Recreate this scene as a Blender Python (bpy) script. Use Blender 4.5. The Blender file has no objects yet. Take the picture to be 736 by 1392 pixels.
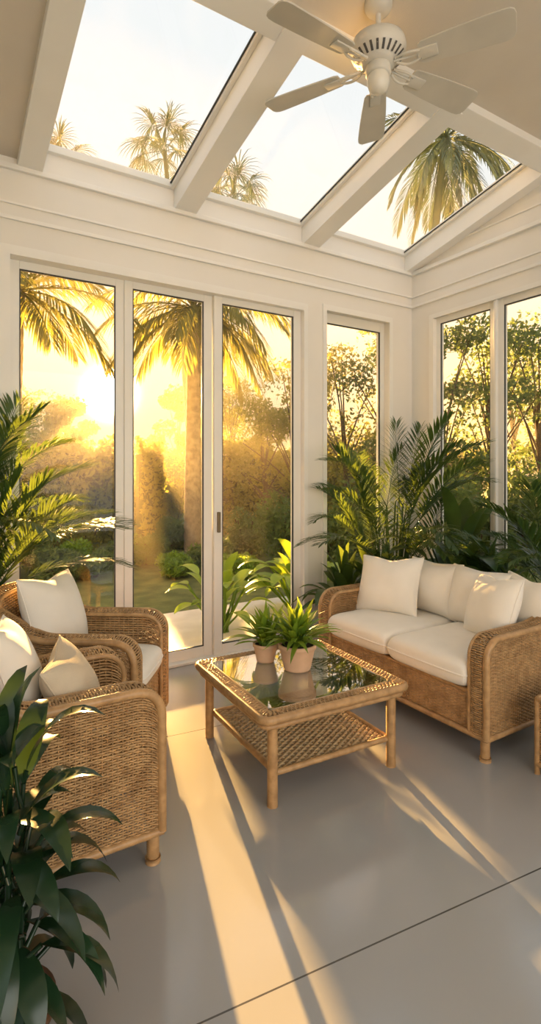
import bpy, math, random
import numpy as np
from mathutils import Vector, Matrix, Euler
random.seed(7); rng=np.random.default_rng(7)
scene=bpy.context.scene
COL=scene.collection
scene.view_settings.view_transform='Standard'
scene.view_settings.exposure=0.03

# ------------------------------------------------------------ materials
def newmat(name):
    m=bpy.data.materials.new(name); m.use_nodes=True
    nt=m.node_tree
    for n in list(nt.nodes): nt.nodes.remove(n)
    out=nt.nodes.new('ShaderNodeOutputMaterial')
    return m,nt,out
def pmat(name,c1,c2=None,rough=.5,nscale=5,bump=0,bscale=60,spec=.5,trans=0,tcol=None,metal=0,coat=0,stretch=(1,1,1),nrange=(.35,.65)):
    m,nt,out=newmat(name)
    p=nt.nodes.new('ShaderNodeBsdfPrincipled')
    p.inputs['Roughness'].default_value=rough
    p.inputs['Specular IOR Level'].default_value=spec
    p.inputs['Metallic'].default_value=metal
    p.inputs['Coat Weight'].default_value=coat
    tc=nt.nodes.new('ShaderNodeTexCoord')
    mp=nt.nodes.new('ShaderNodeMapping'); mp.inputs['Scale'].default_value=stretch
    nt.links.new(tc.outputs['Object'],mp.inputs['Vector'])
    if c2 is None: c2=tuple(x*.88 for x in c1)
    n=nt.nodes.new('ShaderNodeTexNoise'); n.inputs['Scale'].default_value=nscale; n.inputs['Detail'].default_value=4
    nt.links.new(mp.outputs[0],n.inputs['Vector'])
    r=nt.nodes.new('ShaderNodeValToRGB')
    r.color_ramp.elements[0].position=nrange[0]; r.color_ramp.elements[1].position=nrange[1]
    r.color_ramp.elements[0].color=(*c1,1); r.color_ramp.elements[1].color=(*c2,1)
    nt.links.new(n.outputs['Fac'],r.inputs['Fac'])
    nt.links.new(r.outputs['Color'],p.inputs['Base Color'])
    if bump>0:
        n2=nt.nodes.new('ShaderNodeTexNoise'); n2.inputs['Scale'].default_value=bscale; n2.inputs['Detail'].default_value=3
        nt.links.new(mp.outputs[0],n2.inputs['Vector'])
        b=nt.nodes.new('ShaderNodeBump'); b.inputs['Strength'].default_value=bump; b.inputs['Distance'].default_value=.01
        nt.links.new(n2.outputs['Fac'],b.inputs['Height']); nt.links.new(b.outputs[0],p.inputs['Normal'])
    if trans>0:
        t=nt.nodes.new('ShaderNodeBsdfTranslucent'); t.inputs['Color'].default_value=(*(tcol or c1),1)
        mx=nt.nodes.new('ShaderNodeMixShader'); mx.inputs[0].default_value=trans
        nt.links.new(p.outputs[0],mx.inputs[1]); nt.links.new(t.outputs[0],mx.inputs[2])
        nt.links.new(mx.outputs[0],out.inputs[0])
    else: nt.links.new(p.outputs[0],out.inputs[0])
    return m
def glassmat(name,tint=(1,1,1),base=.04,gain=.8):
    m,nt,out=newmat(name)
    t=nt.nodes.new('ShaderNodeBsdfTransparent'); t.inputs[0].default_value=(*tint,1)
    g=nt.nodes.new('ShaderNodeBsdfGlossy'); g.inputs['Roughness'].default_value=.01
    f=nt.nodes.new('ShaderNodeLayerWeight'); f.inputs['Blend'].default_value=.5
    pw=nt.nodes.new('ShaderNodeMath'); pw.operation='POWER'; pw.inputs[1].default_value=4.0
    a=nt.nodes.new('ShaderNodeMath'); a.operation='MULTIPLY_ADD'; a.inputs[1].default_value=gain; a.inputs[2].default_value=base; a.use_clamp=True
    mx=nt.nodes.new('ShaderNodeMixShader')
    nt.links.new(f.outputs['Facing'],pw.inputs[0]); nt.links.new(pw.outputs[0],a.inputs[0]); nt.links.new(a.outputs[0],mx.inputs[0])
    nt.links.new(t.outputs[0],mx.inputs[1]); nt.links.new(g.outputs[0],mx.inputs[2]); nt.links.new(mx.outputs[0],out.inputs[0])
    return m
M_wall=pmat('wall_paint',(.83,.80,.75),(.80,.77,.72),rough=.6,nscale=2,bump=.05,bscale=200)
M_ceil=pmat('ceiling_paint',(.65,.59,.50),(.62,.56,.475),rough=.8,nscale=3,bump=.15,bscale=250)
M_trim=pmat('white_trim',(.87,.85,.81),(.84,.82,.78),rough=.4,nscale=3)
M_frame=pmat('window_frame_paint',(.85,.83,.78),(.82,.80,.75),rough=.35,nscale=3)
M_seal=pmat('rubber_seal',(.06,.06,.055),rough=.5)
M_glass=glassmat('window_glass',base=.015,gain=.4)
M_tglass=glassmat('table_glass',(.84,.90,.87),.36,.9)
M_wick=pmat('wicker',(.50,.31,.145),(.33,.19,.082),rough=.45,nscale=22,spec=.35,bump=.1,bscale=300)
M_pole=pmat('rattan_pole',(.50,.30,.135),(.34,.195,.082),rough=.38,nscale=25,spec=.5)
M_grass=pmat('seagrass_weave',(.54,.38,.20),(.34,.215,.10),rough=.6,nscale=35)
M_cush=pmat('cream_fabric',(.87,.82,.74),(.84,.79,.71),rough=.9,nscale=8,bump=.2,bscale=350,spec=.1)
M_beige=pmat('beige_fabric',(.66,.56,.42),(.60,.50,.37),rough=.9,nscale=8,bump=.35,bscale=300,spec=.1)
M_pot=pmat('clay_pot',(.66,.43,.28),(.58,.37,.23),rough=.7,nscale=12,bump=.15)
M_potdark=pmat('brown_pot',(.20,.10,.05),(.14,.07,.035),rough=.5,nscale=8)
M_soil=pmat('soil',(.05,.03,.02),(.03,.02,.012),rough=1,nscale=30,bump=.8,bscale=60)
M_leafi=pmat('indoor_leaf',(.045,.105,.028),(.022,.058,.016),rough=.35,nscale=6,trans=.3,tcol=(.17,.23,.03))
M_leafd=pmat('dark_leaf',(.014,.044,.018),(.008,.025,.010),rough=.25,nscale=6,trans=.12,tcol=(.05,.09,.02))
M_leafb=pmat('bright_leaf',(.17,.30,.035),(.09,.19,.02),rough=.35,nscale=6,trans=.4,tcol=(.40,.50,.035))
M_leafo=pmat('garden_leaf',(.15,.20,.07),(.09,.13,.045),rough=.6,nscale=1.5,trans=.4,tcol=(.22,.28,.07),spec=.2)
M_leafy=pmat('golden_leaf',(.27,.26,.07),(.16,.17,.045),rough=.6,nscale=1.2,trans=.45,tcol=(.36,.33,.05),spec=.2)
M_leafs=pmat('greygreen_palm_leaf',(.28,.34,.26),(.21,.26,.19),rough=.8,nscale=1.2,trans=.18,tcol=(.09,.13,.10),spec=.05)
M_core=pmat('hedge_core',(.10,.10,.03),rough=1)
M_bark=pmat('palm_bark',(.36,.27,.17),(.22,.16,.10),rough=.9,nscale=10,bump=.6,bscale=20)
M_bark2=pmat('tree_bark',(.12,.08,.045),rough=.9,nscale=10,bump=.6,bscale=20)
M_fan=pmat('fan_white',(.74,.70,.62),rough=.4)
M_fandark=pmat('fan_vent_dark',(.10,.09,.08),rough=.5)
M_blade=pmat('fan_blade_paint',(.66,.62,.54),rough=.45,nscale=3)
M_metal=pmat('handle_metal',(.20,.15,.09),rough=.35,metal=.8)
M_patio=pmat('patio_concrete',(.70,.67,.61),(.60,.57,.51),rough=.7,nscale=4,bump=.2)
M_lawn=pmat('grass',(.14,.16,.045),(.07,.09,.025),rough=.95,nscale=4,bump=1,bscale=40)
m,nt,out=newmat('opal_glass'); M_opal=m
p=nt.nodes.new('ShaderNodeBsdfPrincipled'); p.inputs['Base Color'].default_value=(.80,.76,.67,1); p.inputs['Roughness'].default_value=.25
nt.links.new(p.outputs[0],out.inputs[0])
m,nt,out=newmat('haze'); M_haze=m
vs=nt.nodes.new('ShaderNodeVolumeScatter'); vs.inputs['Color'].default_value=(1,.85,.56,1); vs.inputs['Density'].default_value=.0135; vs.inputs['Anisotropy'].default_value=.34
nt.links.new(vs.outputs[0],out.inputs['Volume'])
# floor with saw-cut joints
m,nt,out=newmat('polished_floor'); M_floor=m
p=nt.nodes.new('ShaderNodeBsdfPrincipled'); p.inputs['Specular IOR Level'].default_value=.8
tc=nt.nodes.new('ShaderNodeTexCoord')
mp=nt.nodes.new('ShaderNodeMapping'); mp.vector_type='POINT'; mp.inputs['Rotation'].default_value=(0,0,math.radians(6.4))
nt.links.new(tc.outputs['Object'],mp.inputs['Vector'])
sep=nt.nodes.new('ShaderNodeSeparateXYZ'); nt.links.new(mp.outputs[0],sep.inputs[0])
def mth(op,a,b=None,clamp=False):
    n=nt.nodes.new('ShaderNodeMath'); n.operation=op; n.use_clamp=clamp
    for i,v in enumerate((a,b)):
        if v is None: continue
        if isinstance(v,(int,float)): n.inputs[i].default_value=v
        else: nt.links.new(v,n.inputs[i])
    return n.outputs[0]
yy=mth('ADD',sep.outputs[1],-1.373+1.565*10)
fr=mth('FRACT',mth('DIVIDE',yy,1.565))
ds=mth('MINIMUM',fr,mth('SUBTRACT',1.0,fr))
ln=mth('LESS_THAN',ds,.0018)
n1=nt.nodes.new('ShaderNodeTexNoise'); n1.inputs['Scale'].default_value=1.2; n1.inputs['Detail'].default_value=3
nt.links.new(tc.outputs['Object'],n1.inputs['Vector'])
r=nt.nodes.new('ShaderNodeValToRGB'); r.color_ramp.elements[0].position=.3; r.color_ramp.elements[1].position=.7
r.color_ramp.elements[0].color=(.31,.31,.31,1); r.color_ramp.elements[1].color=(.34,.34,.34,1)
nt.links.new(n1.outputs['Fac'],r.inputs['Fac'])
mx=nt.nodes.new('ShaderNodeMix'); mx.data_type='RGBA'
nt.links.new(ln,mx.inputs['Factor']); nt.links.new(r.outputs['Color'],mx.inputs['A']); mx.inputs['B'].default_value=(.06,.055,.05,1)
nt.links.new(mx.outputs['Result'],p.inputs['Base Color'])
p.inputs['Roughness'].default_value=.14
nt.links.new(p.outputs[0],out.inputs[0])

# ------------------------------------------------------------ mesh builder
class MB:
    def __init__(s,org=None): s.v=[]; s.f=[]; s.n=0; s.ex=[]; s.org=org
    def add(s,v,f):
        v=np.asarray(v,float).reshape(-1,3); f=np.asarray(f,int)
        s.v.append(v); s.f.append(f+s.n); s.n+=len(v)
    def ngon(s,v,faces):
        s.v.append(np.asarray(v,float)); s.ex+= [[i+s.n for i in f] for f in faces]; s.n+=len(v)
    def box(s,x0,x1,y0,y1,z0,z1):
        v=[(x,y,z) for x in (x0,x1) for y in (y0,y1) for z in (z0,z1)]
        s.add(v,[(0,1,3,2),(4,6,7,5),(0,4,5,1),(2,3,7,6),(0,2,6,4),(1,5,7,3)])
    def prism_x(s,poly,x0,x1):
        n=len(poly); v=[(x0,y,z) for y,z in poly]+[(x1,y,z) for y,z in poly]
        s.ngon(v,[list(range(n))[::-1],list(range(n,2*n))]+[[i,(i+1)%n,n+(i+1)%n,n+i] for i in range(n)])
    def grid(s,P,cu=False,cv=False):
        n,m=P.shape[:2]
        i=np.arange(n if cu else n-1); j=np.arange(m if cv else m-1)
        I,J=np.meshgrid(i,j,indexing='ij'); I2=(I+1)%n; J2=(J+1)%m
        s.add(P.reshape(-1,3),np.stack([I*m+J,I2*m+J,I2*m+J2,I*m+J2],-1).reshape(-1,4))
    def tube(s,pts,r,sides=8,closed=False,caps=True):
        pts=np.asarray(pts,float); n=len(pts); r=np.asarray(r,float)
        if r.ndim==0: r=np.full(n,float(r))
        if closed: t=np.roll(pts,-1,0)-np.roll(pts,1,0)
        else: t=np.gradient(pts,axis=0)
        t/=np.linalg.norm(t,axis=1,keepdims=True)+1e-12
        ref=np.array([0,0,1.]) if abs(t[0][2])<.9 else np.array([1.,0,0])
        u=np.cross(t[0],ref); u/=np.linalg.norm(u); U=[u]
        for k in range(1,n):
            u=U[-1]-t[k]*np.dot(U[-1],t[k]); u/=np.linalg.norm(u)+1e-12; U.append(u)
        U=np.array(U); W=np.cross(t,U); a=np.linspace(0,2*math.pi,sides,endpoint=False)
        P=pts[:,None]+r[:,None,None]*(U[:,None]*np.cos(a)[None,:,None]+W[:,None]*np.sin(a)[None,:,None])
        base=s.n; s.grid(P,cu=closed,cv=True)
        if caps and not closed:
            s.ex.append([base+k for k in range(sides)][::-1]); s.ex.append([base+(n-1)*sides+k for k in range(sides)])
    def lathe(s,prof,c=(0,0,0),sides=28):
        a=np.linspace(0,2*math.pi,sides,endpoint=False); c=np.array(c)
        P=np.array([[ (c[0]+r_*math.cos(t),c[1]+r_*math.sin(t),c[2]+z) for t in a] for r_,z in prof])
        s.grid(P,cv=True)
    def build(s,name,mat,parent=None,smooth=False,bevel=0):
        me=bpy.data.meshes.new(name)
        F=[]
        for f in s.f: F+=f.tolist()
        V=np.concatenate(s.v)
        if s.org is not None: # keep indoor foliage inside the room: fronds bend back at walls
            V=V+np.array(s.org)
            for k,lim in ((0,3.93),(1,3.74)):
                a_=lim-.25; q=V[:,k]>a_; V[q,k]=lim-.25*np.exp(-(V[q,k]-a_)/.25)
            V=V-np.array(s.org)
        me.from_pydata(V.tolist(),[],F+s.ex); me.update()
        me.materials.append(mat)
        if smooth: me.polygons.foreach_set('use_smooth',[True]*len(me.polygons))
        o=bpy.data.objects.new(name,me); COL.objects.link(o)
        if parent: o.parent=parent
        if bevel:
            b=o.modifiers.new('Bevel','BEVEL'); b.width=bevel; b.segments=2; b.limit_method='ANGLE'
        return o
def empty(name,loc,rz=0,label='',cat='',group=None):
    o=bpy.data.objects.new(name,None); o.empty_display_size=.1; o.location=loc; o.rotation_euler=(0,0,rz); COL.objects.link(o)
    return tag(o,label,cat,group)
def tag(o,label,cat,group=None,kind=None):
    if label: o['label']=label
    if cat: o['category']=cat
    if group: o['group']=group
    if kind: o['kind']=kind
    return o
def struct(o): o['kind']='structure'; return o
def resample(pts,step,closed=False):
    pts=np.asarray(pts,float)
    if closed: pts=np.vstack([pts,pts[:1]])
    d=np.r_[0,np.cumsum(np.linalg.norm(np.diff(pts,axis=0),axis=1))]
    n=max(2,int(round(d[-1]/step))); 
    if closed and n%2: n+=1
    q=np.linspace(0,d[-1],n+1); 
    if closed: q=q[:-1]
    return np.stack([np.interp(q,d,pts[:,k]) for k in range(3)],-1)
def chaikin(pts,it=2,closed=False):
    pts=np.asarray(pts,float)
    for _ in range(it):
        if closed:
            nx=np.roll(pts,-1,0); q=np.empty((2*len(pts),3)); q[0::2]=.75*pts+.25*nx; q[1::2]=.25*pts+.75*nx; pts=q
        else:
            a,b=pts[:-1],pts[1:]; q=np.empty((2*len(a),3)); q[0::2]=.75*a+.25*b; q[1::2]=.25*a+.75*b
            pts=np.vstack([pts[:1],q,pts[-1:]])
    return pts
def wrap(mb,pts,r,pitch=.009,closed=False,sides=8):
    p=resample(pts,pitch/2,closed); rr=np.where(np.arange(len(p))%2==0,r,r*.88)
    mb.tube(p,rr,sides,closed)
def weave(mb,S,nu,nv,amp=.0032,ht=.0026,hw=.0048,sr=.003):
    n=2*nu+1; us=np.linspace(0,1,n); vs=(np.arange(nv)+.5)/nv
    U,V=np.meshgrid(us,vs); e=1e-3
    P=S(U,V); Tu=S(U+e,V)-S(U-e,V); Tv=S(U,V+e)-S(U,V-e)
    N=np.cross(Tu,Tv); N/=np.linalg.norm(N,axis=-1,keepdims=True)+1e-12
    T=Tv/(np.linalg.norm(Tv,axis=-1,keepdims=True)+1e-12)
    off=amp*np.cos(np.pi*np.arange(n)[None,:]/2+np.pi*np.arange(nv)[:,None])
    jit=rng.normal(0,.0005,(nv,1,3))
    C=P+N*off[...,None]+jit
    w=hw*(1+.08*rng.normal(0,1,(nv,1,1)))
    ring=np.stack([C+T*w,C+N*ht,C-T*w,C-N*ht],2)
    base=np.arange(nv)[:,None,None]*n*4; i=np.arange(n-1)[None,:,None]; k=np.arange(4)[None,None,:]; k2=(k+1)%4
    f=np.stack([base+i*4+k,base+(i+1)*4+k,base+(i+1)*4+k2,base+i*4+k2],-1).reshape(-1,4)
    mb.add(ring.reshape(-1,3),f)
    vv=np.linspace(0,1,14)
    for q in range(0,n,2):
        mb.tube(S(np.full(14,us[q]),vv),sr,4,caps=False)

# ------------------------------------------------------------ wicker seating
def seating(name,loc,rz,W,D,label,cat,h_arm=.645,h_back=.775,group=None,zd=.36):
    root=empty(name,loc,rz,label,cat,group)
    xf,xb=D/2,-D/2; ta=.10; zb=.12; R=.10
    def ztop(x):
        x=np.asarray(x,float)
        s=np.clip((-.02-x)/(D/2-.02),0,1); s=s*s*(3-2*s)
        z=h_arm+(h_back-h_arm)*s
        c=np.clip(x-(xf-R),0,R); return z-R+np.sqrt(np.maximum(R*R-c*c,0))
    def hb(y): return h_back+.035*np.cos(np.pi*np.asarray(y)/W)
    pr=[(xf,z) for z in np.linspace(zb,h_arm-R,16)]+[(xf-R+R*math.cos(a),h_arm-R+R*math.sin(a)) for a in np.linspace(.1,math.pi/2,10)]
    pr+=[(x,float(ztop(x))) for x in np.linspace(xf-R-.02,xb,30)]
    pr=np.array(pr); dl=np.r_[0,np.cumsum(np.linalg.norm(np.diff(pr,axis=0),axis=1))]; L=dl[-1]
    tz=np.gradient(pr,axis=0); tz/=np.linalg.norm(tz,axis=1,keepdims=True)
    for sg in (1,-1):
        mb=MB(); yo=sg*W/2; yi=sg*(W/2-ta)
        def So(U,V): x=xb+U*D; return np.stack([x,np.full_like(x,yo),zb+V*(ztop(x)-zb)],-1)
        def Si(U,V): x=xb+U*D; return np.stack([x,np.full_like(x,yi),zd-.02+V*(ztop(x)-zd+.02)],-1)
        weave(mb,So,int(D/.018),56,hw=.0046); weave(mb,Si,int(D/.026),24)
        def St(U,V):
            q=V*L; x=np.interp(q,dl,pr[:,0]); z=np.interp(q,dl,pr[:,1]); nx=np.interp(q,dl,tz[:,1]); nz=-np.interp(q,dl,tz[:,0])
            b=.014*np.sin(np.pi*np.clip(U,0,1)); return np.stack([x+nx*b,yo+(yi-yo)*U,z+nz*b],-1)
        weave(mb,St,4,int(L/.0105))
        mb.build('arm',M_wick,root,True)
    mb=MB()
    def Bo(U,V): y=-W/2+U*W; return np.stack([xb-0*y,y,zb+V*(hb(y)-zb)],-1)
    def Bi(U,V): y=-W/2+ta+U*(W-2*ta); return np.stack([xb+.09-.0*y,y,zd+V*(hb(y)-zd)],-1)
    def Bt(U,V): y=-W/2+V*W; return np.stack([xb+.09*U,y,hb(y)+.014*np.sin(np.pi*np.clip(U,0,1))],-1)
    weave(mb,Bo,int(W/.024),54); weave(mb,Bi,int(W/.026),34); weave(mb,Bt,4,int(W/.0105))
    mb.build('backrest',M_wick,root,True)
    mb=MB()
    def Fr(U,V): y=-W/2+ta+U*(W-2*ta); return np.stack([xf-.02+0*y,y,zb+V*(zd-zb)],-1)
    weave(mb,Fr,int((W-2*ta)/.020),24)
    mb.box(xb+.03,xf-.03,-W/2+.02,W/2-.02,zd-.02,zd-.003)
    mb.build('seat_base',M_wick,root,False)
    mb=MB()
    def path(y_in,x_in,r):
        a=[(x,y_in,z) for x,z in pr if x>=x_in]
        ys=np.linspace(y_in,-y_in,18)[1:-1]
        return chaikin(a+[(x_in,y,float(hb(y))) for y in ys]+[(x,-y_in,z) for x,z in reversed(pr) if x>=x_in],2)
    wrap(mb,path(W/2,xb,0),.019); wrap(mb,path(W/2-ta,xb+.09,0),.012)
    wrap(mb,[(xb,-W/2,zb),(xf,-W/2,zb),(xf,W/2,zb),(xb,W/2,zb)],.016,closed=True)
    wrap(mb,[(xf-.015,-W/2+ta,zd),(xf-.015,W/2-ta,zd)],.012)
    mb.build('frame',M_pole,root,True)
    for x in (xf-.025,xb+.025):
        for y in (W/2-.025,-W/2+.025):
            mb=MB(); wrap(mb,[(x,y,0),(x,y,zb+.05)],.025); mb.tube([(x,y,0),(x,y,.02)],.029,12)
            mb.build('leg',M_pole,root,True)
    bpy.context.view_layer.update()
    return root
def xspace(n): 
    t=np.linspace(-1,1,n); return np.sin(t*math.pi/2)
def pillow(name,w,h,t,mat,mtx,label,cat,seat=False,group=None,chop=0.0,seed=0):
    n=44; X,Y=np.meshgrid(xspace(n),xspace(n),indexing='ij'); r=np.random.default_rng(seed)
    if seat:
        th=((1-np.abs(X)**10)*(1-np.abs(Y)**10))**.33; th*=(.93+.07*(1-X**2)*(1-Y**2)*1.3)
        x=X*w/2; y=Y*h/2
        c=.035*np.abs(X*Y)**6; x=x*(1-c); y=y*(1-c)
    else:
        th=((1-np.abs(X)**2.6)*(1-np.abs(Y)**2.6))**.55
        x=X*w/2*(1-.08*(1-Y**2)); y=Y*h/2*(1-.08*(1-X**2))
        y=y-chop*h*np.exp(-(X/.35)**2)*np.clip(Y,0,1)**2
    f=r.uniform(1,2.4,4); ph=r.uniform(0,6,4)
    wr=1+.035*np.sin(f[0]*X*2+f[1]*Y*2+ph[0])*(1-seat*.6)+.02*np.sin(f[2]*X*3-f[3]*Y*3.+ph[1])*(1-seat*.6)
    z=t/2*th*wr
    mb=MB(); mb.grid(np.stack([x,y,z],-1)); mb.grid(np.stack([x,y,-z],-1)[:, ::-1])
    per=np.concatenate([np.stack([x,y,0*x],-1)[:,0],np.stack([x,y,0*x],-1)[-1,1:],np.stack([x,y,0*x],-1)[::-1,-1][1:],np.stack([x,y,0*x],-1)[0,::-1][1:-1]])
    mb.tube(resample(per,.012,True),.0055 if seat else .0035,6,closed=True)
    o=mb.build(name,mat,None,True); o.matrix_world=mtx
    return tag(o,label,cat,group)
def standing(root,x,y,z,h,yaw=0,lean=15,roll=0):
    B=Matrix(((0,0,1,0),(1,0,0,0),(0,1,0,0),(0,0,0,1)))
    return root.matrix_world @ Matrix.Translation((x,y,z)) @ Matrix.Rotation(math.radians(yaw),4,'Z') @ Matrix.Rotation(math.radians(-lean),4,'Y') @ Matrix.Translation((0,0,h/2)) @ B @ Matrix.Rotation(math.radians(roll),4,'Z')
def flat(root,x,y,z): return root.matrix_world @ Matrix.Translation((x,y,z))

sofa=seating('wicker_sofa',(2.735,2.40,0),math.radians(180),1.35,.80,'honey-brown wicker loveseat with cream cushions in the corner','sofa',h_arm=.61,h_back=.68,zd=.325)
chairA=seating('wicker_armchair',(.325,2.215,0),0,.57,.80,'honey-brown wicker armchair beside the dark leafy plant','armchair',h_arm=.65,h_back=.80,group='wicker armchairs')
chairB=seating('wicker_armchair',(.647,2.973,0),math.radians(-35),.60,.80,'honey-brown wicker armchair by the sliding glass doors','armchair',h_arm=.65,h_back=.80,group='wicker armchairs')
zc=.36+.07
g='sofa seat cushions'
for y in (-.287,.287):
    pillow('seat_cushion',.69,.57,.17,M_cush,flat(sofa,.095,y,.325+.083),'cream fabric seat cushion on the wicker loveseat','cushion',True,g,seed=3)
for y in (-.20,.17):
    pillow('back_cushion',.45,.37,.20,M_cush,standing(sofa,-.17,y,.475,.37,0,12),'cream fabric back cushion on the wicker loveseat','cushion',False,'sofa back cushions',.02,seed=5+abs(int(y*10)))
pillow('throw_pillow',.47,.41,.20,M_cush,standing(sofa,.09,-.38,.475,.41,18,24,3),'large plump cream throw pillow propped in the loveseat corner','pillow',False,'sofa throw pillows',.05,seed=8)
pillow('throw_pillow',.43,.39,.20,M_cush,standing(sofa,.0,.34,.475,.39,-24,22,6),'cream throw pillow leaning on the loveseat arm','pillow',False,'sofa throw pillows',.05,seed=9)
pillow('throw_pillow',.36,.36,.14,M_cush,standing(sofa,-.19,.50,.48,.36,-8,8,-4),'pale cream throw pillow tucked behind another pillow','pillow',False,'sofa throw pillows',.04,seed=10)
pillow('seat_cushion',.64,.36,.14,M_cush,flat(chairA,.07,0,zc),'cream seat cushion on the wicker armchair','cushion',True,'armchair seat cushions',seed=3)
pillow('seat_cushion',.68,.39,.15,M_cush,flat(chairB,.08,0,zc+.005),'cream seat cushion on the wicker armchair','cushion',True,'armchair seat cushions',seed=4)
pillow('throw_pillow',.50,.44,.21,M_cush,standing(chairB,-.06,.02,.485,.44,-4,18,-4),'large cream throw pillow on the armchair','pillow',False,'armchair throw pillows',.05,seed=11)
pillow('throw_pillow',.42,.40,.19,M_cush,standing(chairA,.0,.09,.485,.40,-12,18,-5),'cream throw pillow against the armchair back','pillow',False,'armchair throw pillows',.04,seed=12)
pillow('throw_pillow',.36,.31,.16,M_beige,standing(chairA,.20,-.05,.485,.31,-24,28,6),'beige throw pillow leaning on a cream pillow','pillow',False,'armchair throw pillows',.04,seed=13)

# ------------------------------------------------------------ coffee table
tb=empty('coffee_table',(1.615,2.34,0),math.radians(-3),'rattan coffee table with inset glass top and woven lower shelf','coffee table')
def rrect(a,b,z,r=.05,n=6):
    p=[]
    for cx,cy,a0 in ((a-r,b-r,0),(-a+r,b-r,90),(-a+r,-b+r,180),(a-r,-b+r,270)):
        for t in np.linspace(a0,a0+90,n): p.append((cx+r*math.cos(math.radians(t)),cy+r*math.sin(math.radians(t)),z))
    return p
a,b,h=.42,.415,.415
mb=MB(); wrap(mb,rrect(a-.02,b-.02,h-.022,.035),.021,closed=True); wrap(mb,rrect(a-.035,b-.035,h-.058,.03),.014,closed=True); wrap(mb,rrect(a-.078,b-.078,h-.008,.03),.008,closed=True)
outer=np.array(rrect(a-.02,b-.02,h-.004,.035,8))
mb.build('frame',M_pole,tb,True)
mb=MB()
Ou=resample(outer,.011,True); 
Iu=[]
for pnt in Ou: Iu.append((np.clip(pnt[0],-(a-.078),a-.078),np.clip(pnt[1],-(b-.078),b-.078),h-.006))
O=np.vstack([Ou,Ou[:1]]); I=np.vstack([Iu,Iu[:1]]); q=np.linspace(0,1,len(O))
def Sb(U,V):
    V=np.mod(V,1.0); o=np.stack([np.interp(V,q,O[:,k]) for k in range(3)],-1); i=np.stack([np.interp(V,q,I[:,k]) for k in range(3)],-1)
    return o+(i-o)*U[...,None]
weave(mb,Sb,3,len(Ou)); mb.build('tabletop_border',M_wick,tb,True)
mb=MB(); mb.box(-a+.075,a-.075,-b+.075,b-.075,h-.008,h-.001); mb.build('glass_top',M_tglass,tb,bevel=.001)
mb=MB()
def Sh(U,V): return np.stack([-a+.105+U*(2*a-.21),-b+.075+V*(2*b-.15),.135+0*U],-1)
weave(mb,Sh,24,44,amp=.006,ht=.005,hw=.008,sr=.004)
mb.build('lower_shelf',M_grass,tb,True)
mb=MB(); wrap(mb,rrect(a-.10,b-.07,.135,.02),.015,closed=True); wrap(mb,[(-a+.10,0,.115),(a-.10,0,.115)],.011); mb.build('shelf_frame',M_pole,tb,True)
for x in (a-.09,-a+.08):
    for y in (b-.06,-b+.06):
        mb=MB(); wrap(mb,[(x,y,0),(x,y,h-.04)],.025); mb.build('leg',M_pole,tb,True)

# wicker stool at the sofa's side
st=empty('wicker_stool',(2.64,1.38,0),0,'small square wicker stool beside the loveseat','stool')
mb=MB()
s_=.165; hs=.36
for k in range(4):
    c,s2=math.cos(k*math.pi/2),math.sin(k*math.pi/2)
    def Sp(U,V,c=c,s2=s2):
        t=-s_+U*2*s_; return np.stack([c*s_-s2*t,s2*s_+c*t,.05+V*(hs-.05)],-1)
    weave(mb,Sp,13,28)
mb.build('body',M_wick,st,True)
mb=MB()
weave(mb,lambda U,V:np.stack([-s_+U*2*s_,-s_+V*2*s_,hs+0*U],-1),13,30); mb.build('seat',M_wick,st,True)
for zz in (hs,.05):
    mb=MB(); wrap(mb,rrect(s_+.005,s_+.005,zz,.02),.012,closed=True); mb.build('rim',M_pole,st,True)
for x in (-s_,s_):
    for y in (-s_,s_):
        mb=MB(); wrap(mb,[(x,y,0),(x,y,hs)],.014); mb.build('leg',M_pole,st,True)

# ------------------------------------------------------------ plants
def norm(v): return v/(np.linalg.norm(v)+1e-12)
def leaf(mb,base,d,L,w,droop=.5,n=6,fold=.25,peak=.45):
    p=np.array(base,float); d=norm(np.array(d,float)); pts=[p.copy()]; ds=[d]
    st_=L/n
    for i in range(n):
        d=norm(d+np.array([0,0,-droop*st_*(1+i*.3)])); p=p+d*st_; pts.append(p.copy()); ds.append(d)
    pts=np.array(pts); ds=np.array(ds); up=np.array([0,0,1.])
    s=np.linspace(0,1,n+1); wv=w/2*np.sin(np.pi*s**(math.log(.5)/math.log(peak)))**.8
    wv[0]=w*.03; wv[-1]=w*.01
    side=np.cross(ds,up); ns=np.linalg.norm(side,axis=1,keepdims=True)
    side=np.where(ns>.05,side/(ns+1e-9),np.array([1.,0,0])); nn=np.cross(side,ds)
    Lp=pts+side*wv[:,None]+nn*wv[:,None]*fold; Rp=pts-side*wv[:,None]+nn*wv[:,None]*fold
    mb.grid(np.stack([Lp,pts,Rp],1))
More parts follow.
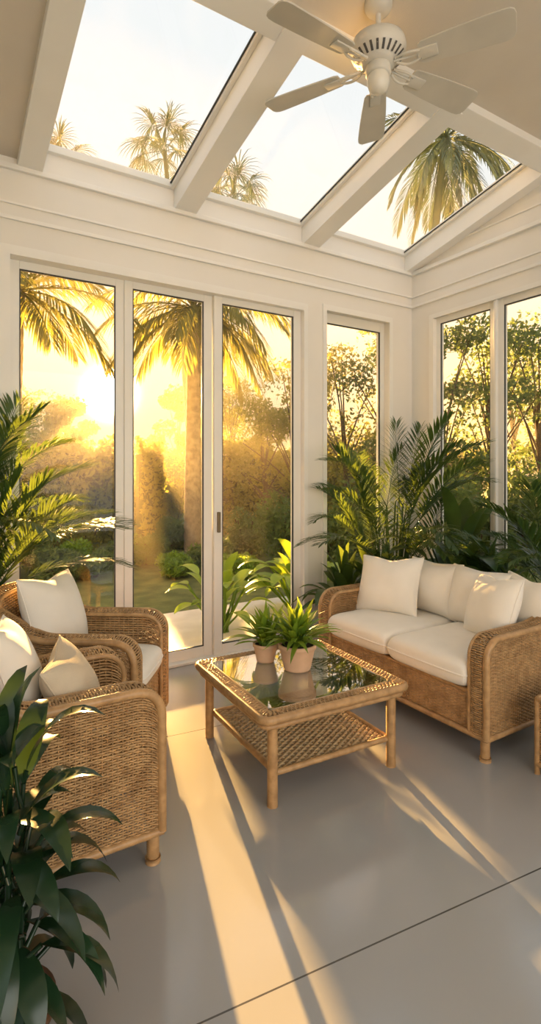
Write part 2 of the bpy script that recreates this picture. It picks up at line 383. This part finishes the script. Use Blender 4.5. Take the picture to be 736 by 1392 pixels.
def frond(mb,base,az,el,L,droop,nl,ll,lw,rr=.006,ld=1.0,ln=3,start=.25):
    d=np.array([math.cos(az)*math.cos(el),math.sin(az)*math.cos(el),math.sin(el)]); p=np.array(base,float); N=16; pts=[p.copy()]; ds=[d]
    for i in range(N):
        d=norm(d+np.array([0,0,-droop*L/N*(.4+1.4*i/N)])); p=p+d*L/N; pts.append(p.copy()); ds.append(d)
    pts=np.array(pts); ds=np.array(ds)
    mb.tube(pts,np.linspace(rr,rr*.25,N+1),5,caps=False)
    for k in range(nl):
        s=start+(1-start)*(k+.5)/nl; x=s*N; i=min(int(x),N-1); f=x-i
        P=pts[i]*(1-f)+pts[i+1]*f; D=norm(ds[i]*(1-f)+ds[i+1]*f)
        side=np.cross(D,[0,0,1.]); side=norm(side) if np.linalg.norm(side)>.05 else np.array([math.sin(az),-math.cos(az),0])
        upv=np.cross(side,D); prof=math.sin(math.pi*(.12+.80*(k+.5)/nl))**.7; a_=.95-.55*s
        for sg in (1,-1):
            dd=D*math.cos(a_)+side*sg*math.sin(a_)+upv*.25+rng.normal(0,.06,3)
            leaf(mb,P,dd,ll*prof*random.uniform(.88,1.1),lw,ld,ln,.2)
def fanleaf(mb,base,az,el,L,pl,n=28,w=.05,droop=.5):
    d=np.array([math.cos(az)*math.cos(el),math.sin(az)*math.cos(el),math.sin(el)]); base=np.array(base); c=base+d*pl
    mb.tube([base,base+d*pl*.5+np.array([0,0,.04*pl]),c],.010,4,caps=False)
    side=norm(np.cross(d,[0,0,1.])); 
    for k in range(n):
        a_=math.radians(-125+250*k/(n-1)); dd=d*math.cos(a_)+side*math.sin(a_)+rng.normal(0,.05,3)
        leaf(mb,c,dd,L*(1-.25*abs(a_)/2.2)*random.uniform(.85,1.05),w,droop,4,.15)
def pot(root,r,h,mat,fl=1.15):
    mb=MB(); mb.lathe([(.001,0),(r*.72,0),(r*.76,.01),(r*.98,h*.8),(r*1.0,h*.82),(r*1.06,h*.83),(r*1.06,h),(r*.97,h),(r*.93,h*.88),(r*.9,h*.8)]); mb.build('pot',mat,root,True)
    mb=MB(); mb.lathe([(.001,h*.9),(r*.6,h*.91),(r*.95,h*.88)]); mb.build('soil',M_soil,root,True)
def palm_pot(loc,H,nf,label,mat,potr=.15,poth=.28,seed=1,fl=.9,name='potted_palm',el=(45,82),droop=1.1,lo=.25,hi=.6,lf=.5,lw=.019):
    random.seed(seed); e=empty(name,loc,0,label,'potted plant'); pot(e,potr,poth,M_potdark)
    mb=MB(loc)
    for k in range(nf):
        az=k*2.399+random.uniform(-.3,.3); ele=math.radians(random.uniform(*el))
        b=(random.uniform(-.05,.05),random.uniform(-.05,.05),poth*.85)
        hh=H*random.uniform(lo,hi)
        top=(b[0]*2.0+math.cos(az)*.08,b[1]*2.0+math.sin(az)*.08,max(hh,poth+.05))
        mb.tube([b,((b[0]+top[0])/2,(b[1]+top[1])/2,(b[2]+top[2])/2),top],.008,6,caps=False)
        frond(mb,top,az,ele,min(H*lf,(H-hh)*random.uniform(.95,1.2)),droop,34,.27*fl,lw,ld=1.8,rr=.005,start=.2)
    mb.build('foliage',mat,e,True); return e
def leafy(loc,n,L,w,mat,label,potr=None,poth=.2,el=(30,80),droop=1.5,stem=.15,name='potted_plant',cat='potted plant',pm=None,seed=1,nn=7,root=None,group=None,peak=.45,spread=.03,hz=0):
    random.seed(seed); e=empty(name,loc,0,label,cat,group)
    z0=0
    if potr: pot(e,potr,poth,pm or M_potdark); z0=poth*.85
    mb=MB(loc if potr else None)
    if hz:
        for k in range(4):
            a_=k*1.6; mb.tube([(.02*math.cos(a_),.02*math.sin(a_),z0),(.05*math.cos(a_),.05*math.sin(a_),z0+hz*(.7+.12*k))],.008,6)
    for k in range(n):
        az=k*2.399+random.uniform(-.3,.3); q=k/n; ele=math.radians(el[1]+(el[0]-el[1])*q+random.uniform(-8,8))
        d=np.array([math.cos(az)*math.cos(ele),math.sin(az)*math.cos(ele),math.sin(ele)])
        b=np.array([random.uniform(-spread,spread),random.uniform(-spread,spread),z0+hz*(1-q)]); s=stem*random.uniform(.6,1.3)
        d0=norm(d+np.array([0,0,.8])); t=b+d0*s
        if stem>.02: mb.tube([b,b+d0*s*.5,t],.004+.004*w/.1,5,caps=False)
        leaf(mb,t,d,L*random.uniform(.75,1.1),w*random.uniform(.85,1.15),droop,nn,.22,peak)
    mb.build('foliage',mat,e,True); return e
leafy((1.635,2.36,.416),80,.225,.032,M_leafb,'bright green leafy houseplant in a pale clay pot',.095,.135,(18,86),2.4,.03,pm=M_pot,seed=4,nn=5,group='potted plants on the coffee table')
leafy((1.555,2.55,.416),54,.20,.034,M_leafb,'bright green leafy houseplant in a smaller clay pot',.066,.10,(18,86),2.4,.03,pm=M_pot,seed=5,nn=5,group='potted plants on the coffee table')
leafy((.15,1.46,0),74,.28,.064,M_leafd,'dark green broad-leaved plant spilling beside the armchair',.11,.16,(-40,80),3.4,.06,seed=6,nn=9,spread=.05,hz=.54)
palm_pot((.16,3.57,0),2.1,40,'tall feathery areca palm behind the armchairs',M_leafi,.14,.3,seed=3,el=(25,80),lf=.40,lw=.017)
palm_pot((3.34,3.38,0),2.0,30,'tall feathery palm in the corner behind the loveseat',M_leafi,.15,.3,seed=12,el=(35,82),lf=.48,droop=1.25)
palm_pot((3.74,2.15,0),1.45,22,'feathery green palm by the side window',M_leafi,.13,.25,seed=14,el=(30,80))
leafy((3.66,2.98,0),34,.50,.14,M_leafi,'broad-leaved green plant by the side window',.15,.3,(10,82),1.6,.52,seed=15)
leafy((2.90,3.48,0),40,.34,.10,M_leafi,'bushy green houseplant beside the glass doors',.13,.26,(5,82),1.8,.30,seed=16)
leafy((3.06,3.26,0),28,.34,.10,M_leafi,'broad-leaved houseplant behind the loveseat',.11,.26,(5,80),1.6,.32,seed=17)
leafy((3.48,2.60,0),30,.36,.11,M_leafi,'leafy green houseplant behind the loveseat',.12,.26,(5,80),1.6,.42,seed=18)
leafy((3.24,4.66,-.01),44,.40,.18,M_leafb,'bright yellow-green broad-leaved shrub on the patio edge',None,0,(8,78),1.7,.46,name='broadleaf_shrub',cat='shrub',seed=19,nn=8,spread=.06,group='bright broad-leaved shrubs outside')
leafy((2.26,4.46,-.01),28,.27,.14,M_leafb,'bright green broad-leaved shrub just outside the doors',None,0,(10,78),2.0,.46,name='broadleaf_shrub',cat='shrub',seed=20,nn=8,spread=.05,group='bright broad-leaved shrubs outside')

# ------------------------------------------------------------ ceiling fan
Fv=np.array([math.sin(math.radians(31.9)),math.cos(math.radians(31.9))]); Rv=np.array([Fv[1],-Fv[0]])
fx,fy=1.916,2.047
fan=empty('ceiling_fan',(fx,fy,3.815),0,'white five-blade ceiling fan with small opal light','ceiling fan')
mb=MB(); mb.lathe([(.001,0),(.07,0),(.07,-.015),(.06,-.035),(.03,-.055),(.001,-.055)]); mb.build('canopy',M_fan,fan,True)
mb=MB(); mb.tube([(0,0,-.03),(0,0,-.17)],.014,12); mb.build('downrod',M_fan,fan,True)
FZ=-.018
def shf(pr): return [(r_*.94 if r_>.09 else r_,z+FZ) for r_,z in pr]
mb=MB(); mb.lathe(shf([(.001,-.13),(.035,-.13),(.045,-.145),(.11,-.165),(.142,-.185),(.148,-.21),(.146,-.235),(.125,-.262),(.085,-.285),(.075,-.30),(.001,-.30)]),sides=40); mb.build('motor_housing',M_fan,fan,True)
mb=MB()
for k in range(24):
    t=2*math.pi*k/24; c,s=math.cos(t),math.sin(t); w=.006
    P=np.array([[(.129*c-w*s,.129*s+w*c,-.252+FZ),(.129*c+w*s,.129*s-w*c,-.252+FZ)],[(.095*c-w*s,.095*s+w*c,-.281+FZ),(.095*c+w*s,.095*s-w*c,-.281+FZ)]]); mb.grid(P)
mb.build('vent',M_fandark,fan)
mb=MB(); mb.lathe(shf([(.001,-.295),(.06,-.295),(.064,-.31),(.064,-.335),(.055,-.345),(.001,-.345)])); mb.build('light_kit',M_fan,fan,True)
mb=MB(); mb.lathe(shf([(.050,-.342),(.056,-.36),(.056,-.385),(.045,-.415),(.025,-.43),(.001,-.433)])); mb.build('lamp_shade',M_opal,fan,True)
for ang in (27,83,150,213,335):
    v=Rv*math.cos(math.radians(ang))+Fv*math.sin(math.radians(ang)); wa=math.atan2(v[1],v[0])
    M=Matrix.Rotation(wa,4,'Z')@Matrix.Translation((0,0,-.293+FZ))@Matrix.Rotation(math.radians(-12),4,'X')
    out=[]
    for x,w in ((.20,.050),(.22,.060),(.34,.070),(.46,.077),(.58,.081),(.612,.078),(.630,.066),(.638,.045)): out.append((x,w))
    n=len(out); top=[(x,w,.004) for x,w in out]+[(x,-w,.004) for x,w in reversed(out)]
    bot=[(x,y,-.004) for x,y,z in top]; N=len(top)
    mb=MB(); mb.ngon(top+bot,[list(range(N)),list(range(N,2*N))[::-1]]+[[i,N+i,N+(i+1)%N,(i+1)%N] for i in range(N)])
    bl=mb.build('fan_blade',M_blade,fan,bevel=.002); bl.matrix_local=M
    mb=MB(); mb.box(.19,.29,-.03,.03,-.012,-.004); 
    for sg in (1,-1): mb.tube(chaikin([(.09,sg*.012,.0),(.13,sg*.03,-.012),(.17,sg*.032,-.012),(.21,sg*.02,-.008)],2),.007,6)
    mb.tube([(.08,0,0),(.20,0,-.01)],.007,6)
    br=mb.build('blade_bracket',M_fan,bl,True,bevel=.002)

# ------------------------------------------------------------ room shell
YW=3.80; YO=3.98; XR=4.0; XL=-1.3; YB=-3.0; SL=.2145
def c(y): return 3.38+SL*(3.83-y)
mb=MB(); mb.box(XL-.15,XR+.15,YB-.15,YO,-.03,0); struct(mb.build('floor',M_floor))
mb=MB()
mb.box(XL-.15,.40,YW,YO,0,3.56); mb.box(2.717,2.93,YW,YO,0,2.88); mb.box(3.70,XR+.15,YW,YO,0,2.88); mb.box(.40,XR+.15,YW,YO,2.88,3.545)
struct(mb.build('wall_back',M_wall))
mb=MB()
mb.box(XR,XR+.15,3.55,YW,0,2.9); mb.box(XR,XR+.15,YB,-.1,0,2.9); mb.box(XR,XR+.15,-.1,3.55,0,.22)
mb.prism_x([(YW,2.9),(YW,c(YW)+.17),(YB,c(YB)+.2),(YB,2.9)],XR,XR+.15)
struct(mb.build('wall_right',M_wall))
mb=MB(); mb.box(XL-.15,XL,YB,-1.0,0,3.3); mb.box(XL-.15,XL,2.9,YW,0,3.3); mb.box(XL-.15,XL,-1,2.9,0,.3); mb.box(XL-.15,XL,-1,2.9,2.8,3.3)
mb.prism_x([(YW,3.3),(YW,c(YW)+.1),(YB,c(YB)+.2),(YB,3.3)],XL-.15,XL); struct(mb.build('wall_left',M_wall))
mb=MB(); mb.box(XL-.15,-.8,YB-.15,YB,0,c(YB)+.2); mb.box(3.5,XR+.15,YB-.15,YB,0,c(YB)+.2); mb.box(-.8,3.5,YB-.15,YB,3.4,c(YB)+.2); struct(mb.build('wall_front',M_wall))
def cei(y,o): return c(y)+o
mb=MB(); mb.prism_x([(YW,cei(YW,.06)),(YW,cei(YW,.22)),(YB,cei(YB,.22)),(YB,cei(YB,.06))],XL,.50)
mb.prism_x([(2.33,cei(2.33,.06)),(2.33,cei(2.33,.22)),(YB,cei(YB,.22)),(YB,cei(YB,.06))],.50,XR); struct(mb.build('ceiling',M_ceil))
tn=[0]
def trim(fn,mat=M_trim,bev=.004):
    tn[0]+=1; mb=MB(); fn(mb); return struct(mb.build('trim_%d'%tn[0],mat,bevel=bev))
for x0,x1 in ((.46,.61),(1.52,1.69),(2.68,2.85),(3.90,XR)):
    trim(lambda m:m.prism_x([(YW,cei(YW,0)),(YW,cei(YW,.19)),(2.28,cei(2.28,.19)),(2.28,cei(2.28,0))],x0,x1))
trim(lambda m:m.prism_x([(2.40,cei(2.40,.01)),(2.40,cei(2.40,.20)),(2.24,cei(2.24,.20)),(2.24,cei(2.24,.01))],.46,XR))
wn=[0]
def window(verts_fn,glass_fn,seal_fn=None,pre='window',cnt=wn):
    cnt[0]+=1; mb=MB(); verts_fn(mb); o=struct(mb.build('%s_%d'%(pre,cnt[0]),M_frame,bevel=.003))
    mb=MB(); glass_fn(mb); mb.build('glass',M_glass,o)
    if seal_fn: mb=MB(); seal_fn(mb); mb.build('glazing_seal',M_seal,o)
    return o
for x0,x1 in ((.61,1.52),(1.69,2.68),(2.85,3.90)):
    def slab(m,a_,b_,ya,yb,lo,hi): m.prism_x([(ya,cei(ya,lo)),(ya,cei(ya,hi)),(yb,cei(yb,hi)),(yb,cei(yb,lo))],a_,b_)
    def fr(m):
        slab(m,x0,x0+.025,YW,2.40,.15,.20); slab(m,x1-.03,x1,YW,2.40,.15,.20); slab(m,x0+.025,x1-.03,YW,YW-.03,.15,.20); slab(m,x0+.025,x1-.03,2.44,2.40,.15,.20)
    def gl(m): slab(m,x0+.025,x1-.03,YW-.03,2.44,.180,.186)
    def se(m): slab(m,x1-.040,x1-.03,YW-.03,2.44,.172,.179); slab(m,x0+.025,x0+.032,YW-.03,2.44,.172,.179)
    window(fr,gl,se)
dn=[0]
def rectframe(m,x0,x1,z0,z1,gx0,gx1,gz0,gz1,y0,y1):
    m.box(x0,gx0,y0,y1,z0,z1); m.box(gx1,x1,y0,y1,z0,z1); m.box(gx0,gx1,y0,y1,z0,gz0); m.box(gx0,gx1,y0,y1,gz1,z1)
def seal(m,gx0,gx1,gz0,gz1,y):
    w=.007; rectframe(m,gx0,gx1,gz0,gz1,gx0+w,gx1-w,gz0+w,gz1-w,y-.004,y+.012)
D3=None
for (x0,x1,g0,g1,y0) in ((.42,1.172,.484,1.111,3.875),(1.172,1.868,1.233,1.794,3.865),(1.870,2.695,1.940,2.618,3.835)):
    y1=y0+.045
    D3=window(lambda m:rectframe(m,x0,x1,.02,2.83,g0,g1,.10,2.777,y0,y1),lambda m:m.box(g0,g1,y0+.02,y0+.026,.10,2.777),lambda m:seal(m,g0,g1,.10,2.777,y0+.004),'door',dn)
mb=MB(); mb.box(1.893,1.913,3.805,3.835,.98,1.14); mb.build('handle',M_metal,D3,bevel=.004)
trim(lambda m:(m.box(.36,.42,3.785,3.93,0,2.83),m.box(2.695,2.735,3.785,3.93,0,2.83),m.box(.36,2.735,3.785,3.93,2.83,2.89)),bev=0)
trim(lambda m:m.box(.42,2.695,3.80,3.98,0.001,.022),M_frame)
window(lambda m:rectframe(m,2.93,3.70,.10,2.88,2.985,3.645,.20,2.79,3.87,3.92),lambda m:m.box(2.985,3.645,3.89,3.896,.20,2.79),lambda m:seal(m,2.985,3.645,.20,2.79,3.875))
trim(lambda m:m.box(2.93,3.70,3.80,3.98,0.001,.10),M_frame)
trim(lambda m:(m.box(2.90,2.94,3.785,3.80,0,2.87),m.box(3.69,3.73,3.785,3.80,0,2.87),m.box(2.90,3.73,3.785,3.80,2.87,2.92)),bev=0)
for z0,z1,pp in ((3.05,3.075,.018),(3.15,3.165,.012),(3.365,3.40,.03)):
    trim(lambda m:m.box(XL,XR,YW-pp,YW,z0,z1)); trim(lambda m:m.box(XR-pp,XR,YB,YW-pp,z0,z1))
trim(lambda m:m.prism_x([(3.2,3.52),(3.2,3.535),(YB,3.535),(YB,3.52)],XR-.012,XR))
for (ya,yb) in ((3.53,2.885),(2.865,1.90),(1.88,.92),(.90,-.08)):
    def fr(m):
        w=.055 
        m.box(4.03,4.08,yb,yb+w,.22,2.9); m.box(4.03,4.08,ya-w,ya,.22,2.9); m.box(4.03,4.08,yb+w,ya-w,.22,.28); m.box(4.03,4.08,yb+w,ya-w,2.84,2.9)
    def se(m):
        w=.055; s=.007
        for A,B in ((yb+w,yb+w+s),(ya-w-s,ya-w)): m.box(4.035,4.05,A,B,.28,2.84)
        m.box(4.035,4.05,yb+w,ya-w,2.833,2.84); m.box(4.035,4.05,yb+w,ya-w,.28,.287)
    window(fr,lambda m:m.box(4.055,4.061,yb+.055,ya-.055,.28,2.84),se)
trim(lambda m:(m.box(3.985,4.03,3.52,3.57,.235,2.89),m.box(3.985,4.0,-.1,3.57,2.89,2.93),m.box(3.97,4.03,-.1,3.57,.20,.235)),bev=0)
for y in (2.875,1.89,.91): trim(lambda m:m.box(4.0,4.06,y-.012,y+.012,.22,2.9))
b_=MB(); b_.box(XR-.012,XR,YB,YW-.03,0,.10); struct(b_.build('baseboard_right',M_trim,bevel=.003))
b_=MB(); b_.box(XL,.34,YW-.012,YW,0,.10); struct(b_.build('baseboard_back',M_trim,bevel=.003))

# ------------------------------------------------------------ garden
mb=MB(); mb.box(-3,6.5,YO,5.35,-.05,-.01); tag(mb.build('patio',M_patio),'pale concrete patio slab outside the glass doors','patio')
mb=MB(); mb.grid(np.array([[(-60,-60,-.06),(-60,90,-.06)],[(90,-60,-.06),(90,90,-.06)]],float)); tag(mb.build('lawn',M_lawn),'sunlit green garden lawn','lawn',kind='stuff')
mb=MB(); mb.box(-9,22,5.4,18,-.04,6.0); tag(mb.build('sunlit_haze',M_haze),'golden evening haze hanging over the garden','haze',kind='stuff')
def cards(mb,C,size,w=.5,updir=None):
    n=len(C); A=rng.normal(0,1,(n,3)); A/=np.linalg.norm(A,axis=1,keepdims=True); B=rng.normal(0,1,(n,3)); B-=A*np.sum(A*B,1,keepdims=True); B/=np.linalg.norm(B,axis=1,keepdims=True)
    s=size*rng.uniform(.6,1.3,(n,1)); A*=s/2; B*=s/2*w
    V=np.stack([C-A,C+B-A*.1,C+A,C-B-A*.1],1).reshape(-1,3); f=np.arange(4*n).reshape(-1,4); mb.add(V,f)
def hedge(x0,x1,y0,y1,h,dens=420,mat=M_leafy,label='',ends=(1,1)):
    e=empty('hedge',((x0+x1)/2,(y0+y1)/2,-.06),0,label or 'tall golden-green garden hedge glowing in low sun','hedge',group='garden hedges')
    L=x1-x0; W_=y1-y0
    mb=MB(); mb.box(-L/2+.03,L/2-.03,-W_/2+.05,W_/2-.05,0,h-.28); mb.build('branches',M_core,e)
    def top(x): X=x+x0; return h-.14+.12*np.sin(X*2.1)+.09*np.sin(X*5.3+1)
    mb=MB(); n=int(dens*L*h)
    x=rng.uniform(-L/2+.04,L/2-.04,n); t=top(x+L/2); z=rng.uniform(0,1,n)*t
    C=np.stack([x,-W_/2-.14-.20*np.sin(x*3+z*2)*np.cos(z*3.1+x)+rng.normal(0,.07,n),z],-1); cards(mb,C,.15)
    n2=int(dens*L*.8); x=rng.uniform(-L/2+.04,L/2-.04,n2); C=np.stack([x,rng.uniform(-W_/2,W_/2,n2),top(x+L/2)-.16+.34*rng.uniform(0,1,n2)**1.5],-1); cards(mb,C,.15)
    mb.build('foliage',mat,e)
H1=2.2
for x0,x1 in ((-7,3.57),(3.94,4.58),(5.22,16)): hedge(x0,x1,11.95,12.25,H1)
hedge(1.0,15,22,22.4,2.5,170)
def blob(n,c_,r): 
    d=rng.normal(0,1,(n,3)); d/=np.linalg.norm(d,axis=1,keepdims=True); return np.array(c_)+d*np.array(r)*rng.uniform(.3,1.0,(n,1))**.5
def bush(loc,r,n,mat,size,label='rounded leafy garden shrub beside the lawn'):
    e=empty('garden_shrub',loc,random.uniform(0,6),label,'shrub',group='garden shrubs')
    mb=MB(); 
    for k in range(9):
        o=(random.uniform(-.55,.55)*r[0],random.uniform(-.55,.55)*r[1],r[2]*random.uniform(.25,.8)); C=blob(n//9,o,(r[0]*.5,r[1]*.5,r[2]*.34)); C[:,2]=np.maximum(C[:,2],.03); cards(mb,C,size*random.uniform(.8,1.4),.36)
    mb.build('foliage',mat,e)
    mb=MB()
    for k in range(6):
        a_=k*1.05; mb.tube([(0,0,0),(math.cos(a_)*r[0]*.3,math.sin(a_)*r[1]*.3,r[2]*.4),(math.cos(a_)*r[0]*.5,math.sin(a_)*r[1]*.5,r[2]*.75)],.012,5)
    mb.build('stem',M_bark2,e,True); return e
def tree(loc,h,r,n,mat,size=.16,seed=1,label='leafy green garden tree behind the lawn',trunk=.08,lo=.3):
    random.seed(seed); e=empty('garden_tree',loc,0,label,'tree',group='garden trees'); mb=MB(); fb=MB()
    mb.tube([(0,0,0),(.05,0,h*.3),(-.05,.05,h*.6)],[trunk,trunk*.8,trunk*.5],8)
    for k in range(16):
        a_=k*2.4; z=h*random.uniform(lo,.95); rad=r*random.uniform(.25,.9)*(1 if z<h*.75 else .5)
        t=(math.cos(a_)*rad,math.sin(a_)*rad,z); mb.tube([(0,.02,z*.55),(t[0]*.5,t[1]*.5,z*.8),t],[trunk*.3,trunk*.18,.01],5)
        rr=r*random.uniform(.25,.45); cards(fb,blob(n//16,t,(rr,rr,rr*.7)),size,.5)
    mb.build('trunk',M_bark2,e,True); fb.build('foliage',mat,e); return e
def at(px,d):  # x,y for garden layout along a bearing
    t=(px-368)/740; return (d*(.528+.849*t),d*(.849-.528*t))
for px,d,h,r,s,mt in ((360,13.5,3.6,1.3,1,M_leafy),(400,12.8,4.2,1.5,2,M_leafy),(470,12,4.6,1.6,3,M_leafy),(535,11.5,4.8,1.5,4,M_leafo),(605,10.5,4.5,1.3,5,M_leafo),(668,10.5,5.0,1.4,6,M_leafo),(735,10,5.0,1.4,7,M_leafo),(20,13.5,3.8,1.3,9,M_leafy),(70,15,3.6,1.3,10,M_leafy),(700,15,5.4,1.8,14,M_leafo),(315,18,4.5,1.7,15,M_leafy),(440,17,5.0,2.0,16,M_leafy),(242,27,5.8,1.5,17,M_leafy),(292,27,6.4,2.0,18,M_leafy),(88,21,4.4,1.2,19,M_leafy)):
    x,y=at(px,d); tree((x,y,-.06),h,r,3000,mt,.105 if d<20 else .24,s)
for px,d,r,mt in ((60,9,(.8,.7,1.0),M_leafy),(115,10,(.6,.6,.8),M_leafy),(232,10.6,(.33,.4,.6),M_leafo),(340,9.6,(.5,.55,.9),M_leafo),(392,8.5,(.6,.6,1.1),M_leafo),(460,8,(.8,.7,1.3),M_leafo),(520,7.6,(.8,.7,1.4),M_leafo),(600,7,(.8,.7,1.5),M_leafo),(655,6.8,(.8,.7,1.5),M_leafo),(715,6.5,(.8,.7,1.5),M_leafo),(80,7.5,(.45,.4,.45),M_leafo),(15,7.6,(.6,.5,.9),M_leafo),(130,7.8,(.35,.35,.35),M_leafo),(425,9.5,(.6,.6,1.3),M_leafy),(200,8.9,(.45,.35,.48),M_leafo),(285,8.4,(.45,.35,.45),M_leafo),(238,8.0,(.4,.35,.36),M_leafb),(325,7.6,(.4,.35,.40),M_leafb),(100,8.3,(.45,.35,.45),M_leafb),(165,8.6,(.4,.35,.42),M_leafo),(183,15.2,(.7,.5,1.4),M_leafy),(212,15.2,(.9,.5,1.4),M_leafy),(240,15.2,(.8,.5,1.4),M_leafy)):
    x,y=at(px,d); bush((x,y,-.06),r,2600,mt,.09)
def palmtree(base,top,L,nf,seed,label,kind='feather',r=.15,el=(-15,75),mat=M_leafy,fd=.35,ll=.75,trk=M_bark):
    random.seed(seed); e=empty('palm_tree',base,0,label,'palm tree',group='garden palms'); T=np.array(top)-np.array(base)
    N=int(np.linalg.norm(T)/.09); s=np.linspace(0,1,N); P=np.stack([T[0]*s**1.4,T[1]*s**1.4,T[2]*s],-1)
    mb=MB(); mb.tube(P,r*(1.15-.3*s)*np.where(np.arange(N)%2,1,.93),12); mb.build('trunk',trk,e,True)
    mb=MB()
    for k in range(nf):
        az=k*2.399+random.uniform(-.2,.2); ele=math.radians(el[1]+(el[0]-el[1])*(k/nf)**.8+random.uniform(-6,6))
        if kind=='feather': frond(mb,P[-1],az,ele,L*random.uniform(.85,1.1),fd,44,ll,.032,.02,ld=1.6,ln=3,start=.12)
        else: fanleaf(mb,P[-1],az,ele,L*.6*random.uniform(.85,1.1),L*.5,w=.028,droop=1.4)
    mb.build('crown',mat,e,False); return e
x,y=at(262,10.5); palmtree((x,y,-.06),(x+.05,y,4.6),2.1,32,1,'palm tree with pale trunk and drooping golden fronds',el=(-30,75),fd=.65,ll=.75,r=.15)
x,y=at(15,8.2); palmtree((x,y,-.06),(x+.1,y,4.2),1.8,24,2,'palm tree with golden fronds beside the garden hedge',el=(-25,75),fd=.6,ll=.65,r=.12)
x,y=at(262,15); x2,y2=at(224,15); palmtree((x,y,-.06),(x2,y2,10.3),1.35,18,3,'tall fan palm above the roof line','fan',el=(-30,85),mat=M_leafs,r=.07,trk=M_leafs)
x,y=at(292,15); x2,y2=at(318,15); palmtree((x,y,-.06),(x2,y2,9.0),1.3,18,4,'tall fan palm above the roof line','fan',el=(-30,85),mat=M_leafs,r=.07,trk=M_leafs)
x,y=at(-40,14); x2,y2=at(80,14); palmtree((x,y,-.06),(x2,y2,9.4),1.1,16,5,'tall fan palm above the roof line','fan',el=(-30,85),mat=M_leafs,r=.07,trk=M_leafs)
x,y=at(560,11); x2,y2=at(606,11); palmtree((x,y,-.06),(x2,y2,8.2),1.9,32,6,'tall palm with drooping fronds above the roof line',el=(-60,80),fd=.9,ll=.5,mat=M_leafs,r=.09,trk=M_leafs)

# ------------------------------------------------------------ light
sd=Vector((.2779,1.0045,.1446)).normalized()
L=bpy.data.lights.new('sun','SUN'); L.energy=64; L.color=(1,.54,.15); L.angle=math.radians(.6)
lo=bpy.data.objects.new('sun',L); lo.rotation_euler=sd.to_track_quat('Z','Y').to_euler(); COL.objects.link(lo)
def area(name,loc,rot,sx,sy,en,col):
    L=bpy.data.lights.new(name,'AREA'); L.shape='RECTANGLE'; L.size=sx; L.size_y=sy; L.energy=en; L.color=col
    o=bpy.data.objects.new(name,L); o.location=loc; o.rotation_euler=rot; COL.objects.link(o)
# added soft fill lamp behind the camera to brighten the interior
area('rear_fill',(1.35,-2.95,1.8),(math.radians(90),0,0),4.2,3.0,112,(1,.95,.88))
w=bpy.data.worlds.new('World'); scene.world=w; w.use_nodes=True; nt=w.node_tree
for n in list(nt.nodes): nt.nodes.remove(n)
out=nt.nodes.new('ShaderNodeOutputWorld'); bg=nt.nodes.new('ShaderNodeBackground'); nt.links.new(bg.outputs[0],out.inputs[0])
tc=nt.nodes.new('ShaderNodeTexCoord'); 
nz=nt.nodes.new('ShaderNodeVectorMath'); nz.operation='NORMALIZE'; nt.links.new(tc.outputs['Generated'],nz.inputs[0])
dp=nt.nodes.new('ShaderNodeVectorMath'); dp.operation='DOT_PRODUCT'; nt.links.new(nz.outputs[0],dp.inputs[0]); dp.inputs[1].default_value=sd
dot=mth('MAXIMUM',dp.outputs['Value'],0.0)
sp=nt.nodes.new('ShaderNodeSeparateXYZ'); nt.links.new(nz.outputs[0],sp.inputs[0])
rp=nt.nodes.new('ShaderNodeValToRGB'); nt.links.new(sp.outputs[2],rp.inputs[0])
E=rp.color_ramp.elements; E[0].position=0; E[0].color=(.48,.37,.20,1); E[1].position=1; E[1].color=(.72,.75,.77,1)
for pos,cc in ((.10,(.57,.47,.30,1)),(.22,(.71,.65,.51,1)),(.34,(.78,.76,.69,1)),(.52,(.78,.80,.79,1))):
    e_=E.new(pos); e_.color=cc
def scale(col,fac):
    n=nt.nodes.new('ShaderNodeVectorMath'); n.operation='SCALE'
    if isinstance(col,tuple): n.inputs[0].default_value=col
    else: nt.links.new(col,n.inputs[0])
    if isinstance(fac,(int,float)): n.inputs['Scale'].default_value=fac
    else: nt.links.new(fac,n.inputs['Scale'])
    return n.outputs[0]
def addv(a_,b2):
    n=nt.nodes.new('ShaderNodeVectorMath'); n.operation='ADD'; nt.links.new(a_,n.inputs[0]); nt.links.new(b2,n.inputs[1]); return n.outputs[0]
tot=scale(rp.outputs['Color'],1.2)
tot=addv(tot,scale((1,.52,.08),mth('MULTIPLY',mth('POWER',dot,20.0),.22)))
tot=addv(tot,scale((1,.66,.18),mth('MULTIPLY',mth('POWER',dot,350.0),.7)))
tot=addv(tot,scale((1,.85,.55),mth('MULTIPLY',mth('POWER',dot,4200.0),150.0)))
nt.links.new(tot,bg.inputs['Color']); bg.inputs['Strength'].default_value=1.0

# ------------------------------------------------------------ camera
cam=bpy.data.cameras.new('camera'); co=bpy.data.objects.new('camera',cam); COL.objects.link(co)
co.location=(0,0,1.45); co.rotation_euler=(math.radians(90),0,math.radians(-31.9))
cam.sensor_fit='HORIZONTAL'; cam.sensor_width=36; cam.lens=36*740/736; cam.shift_y=-54/736; cam.clip_start=.05; cam.clip_end=300
scene.camera=co
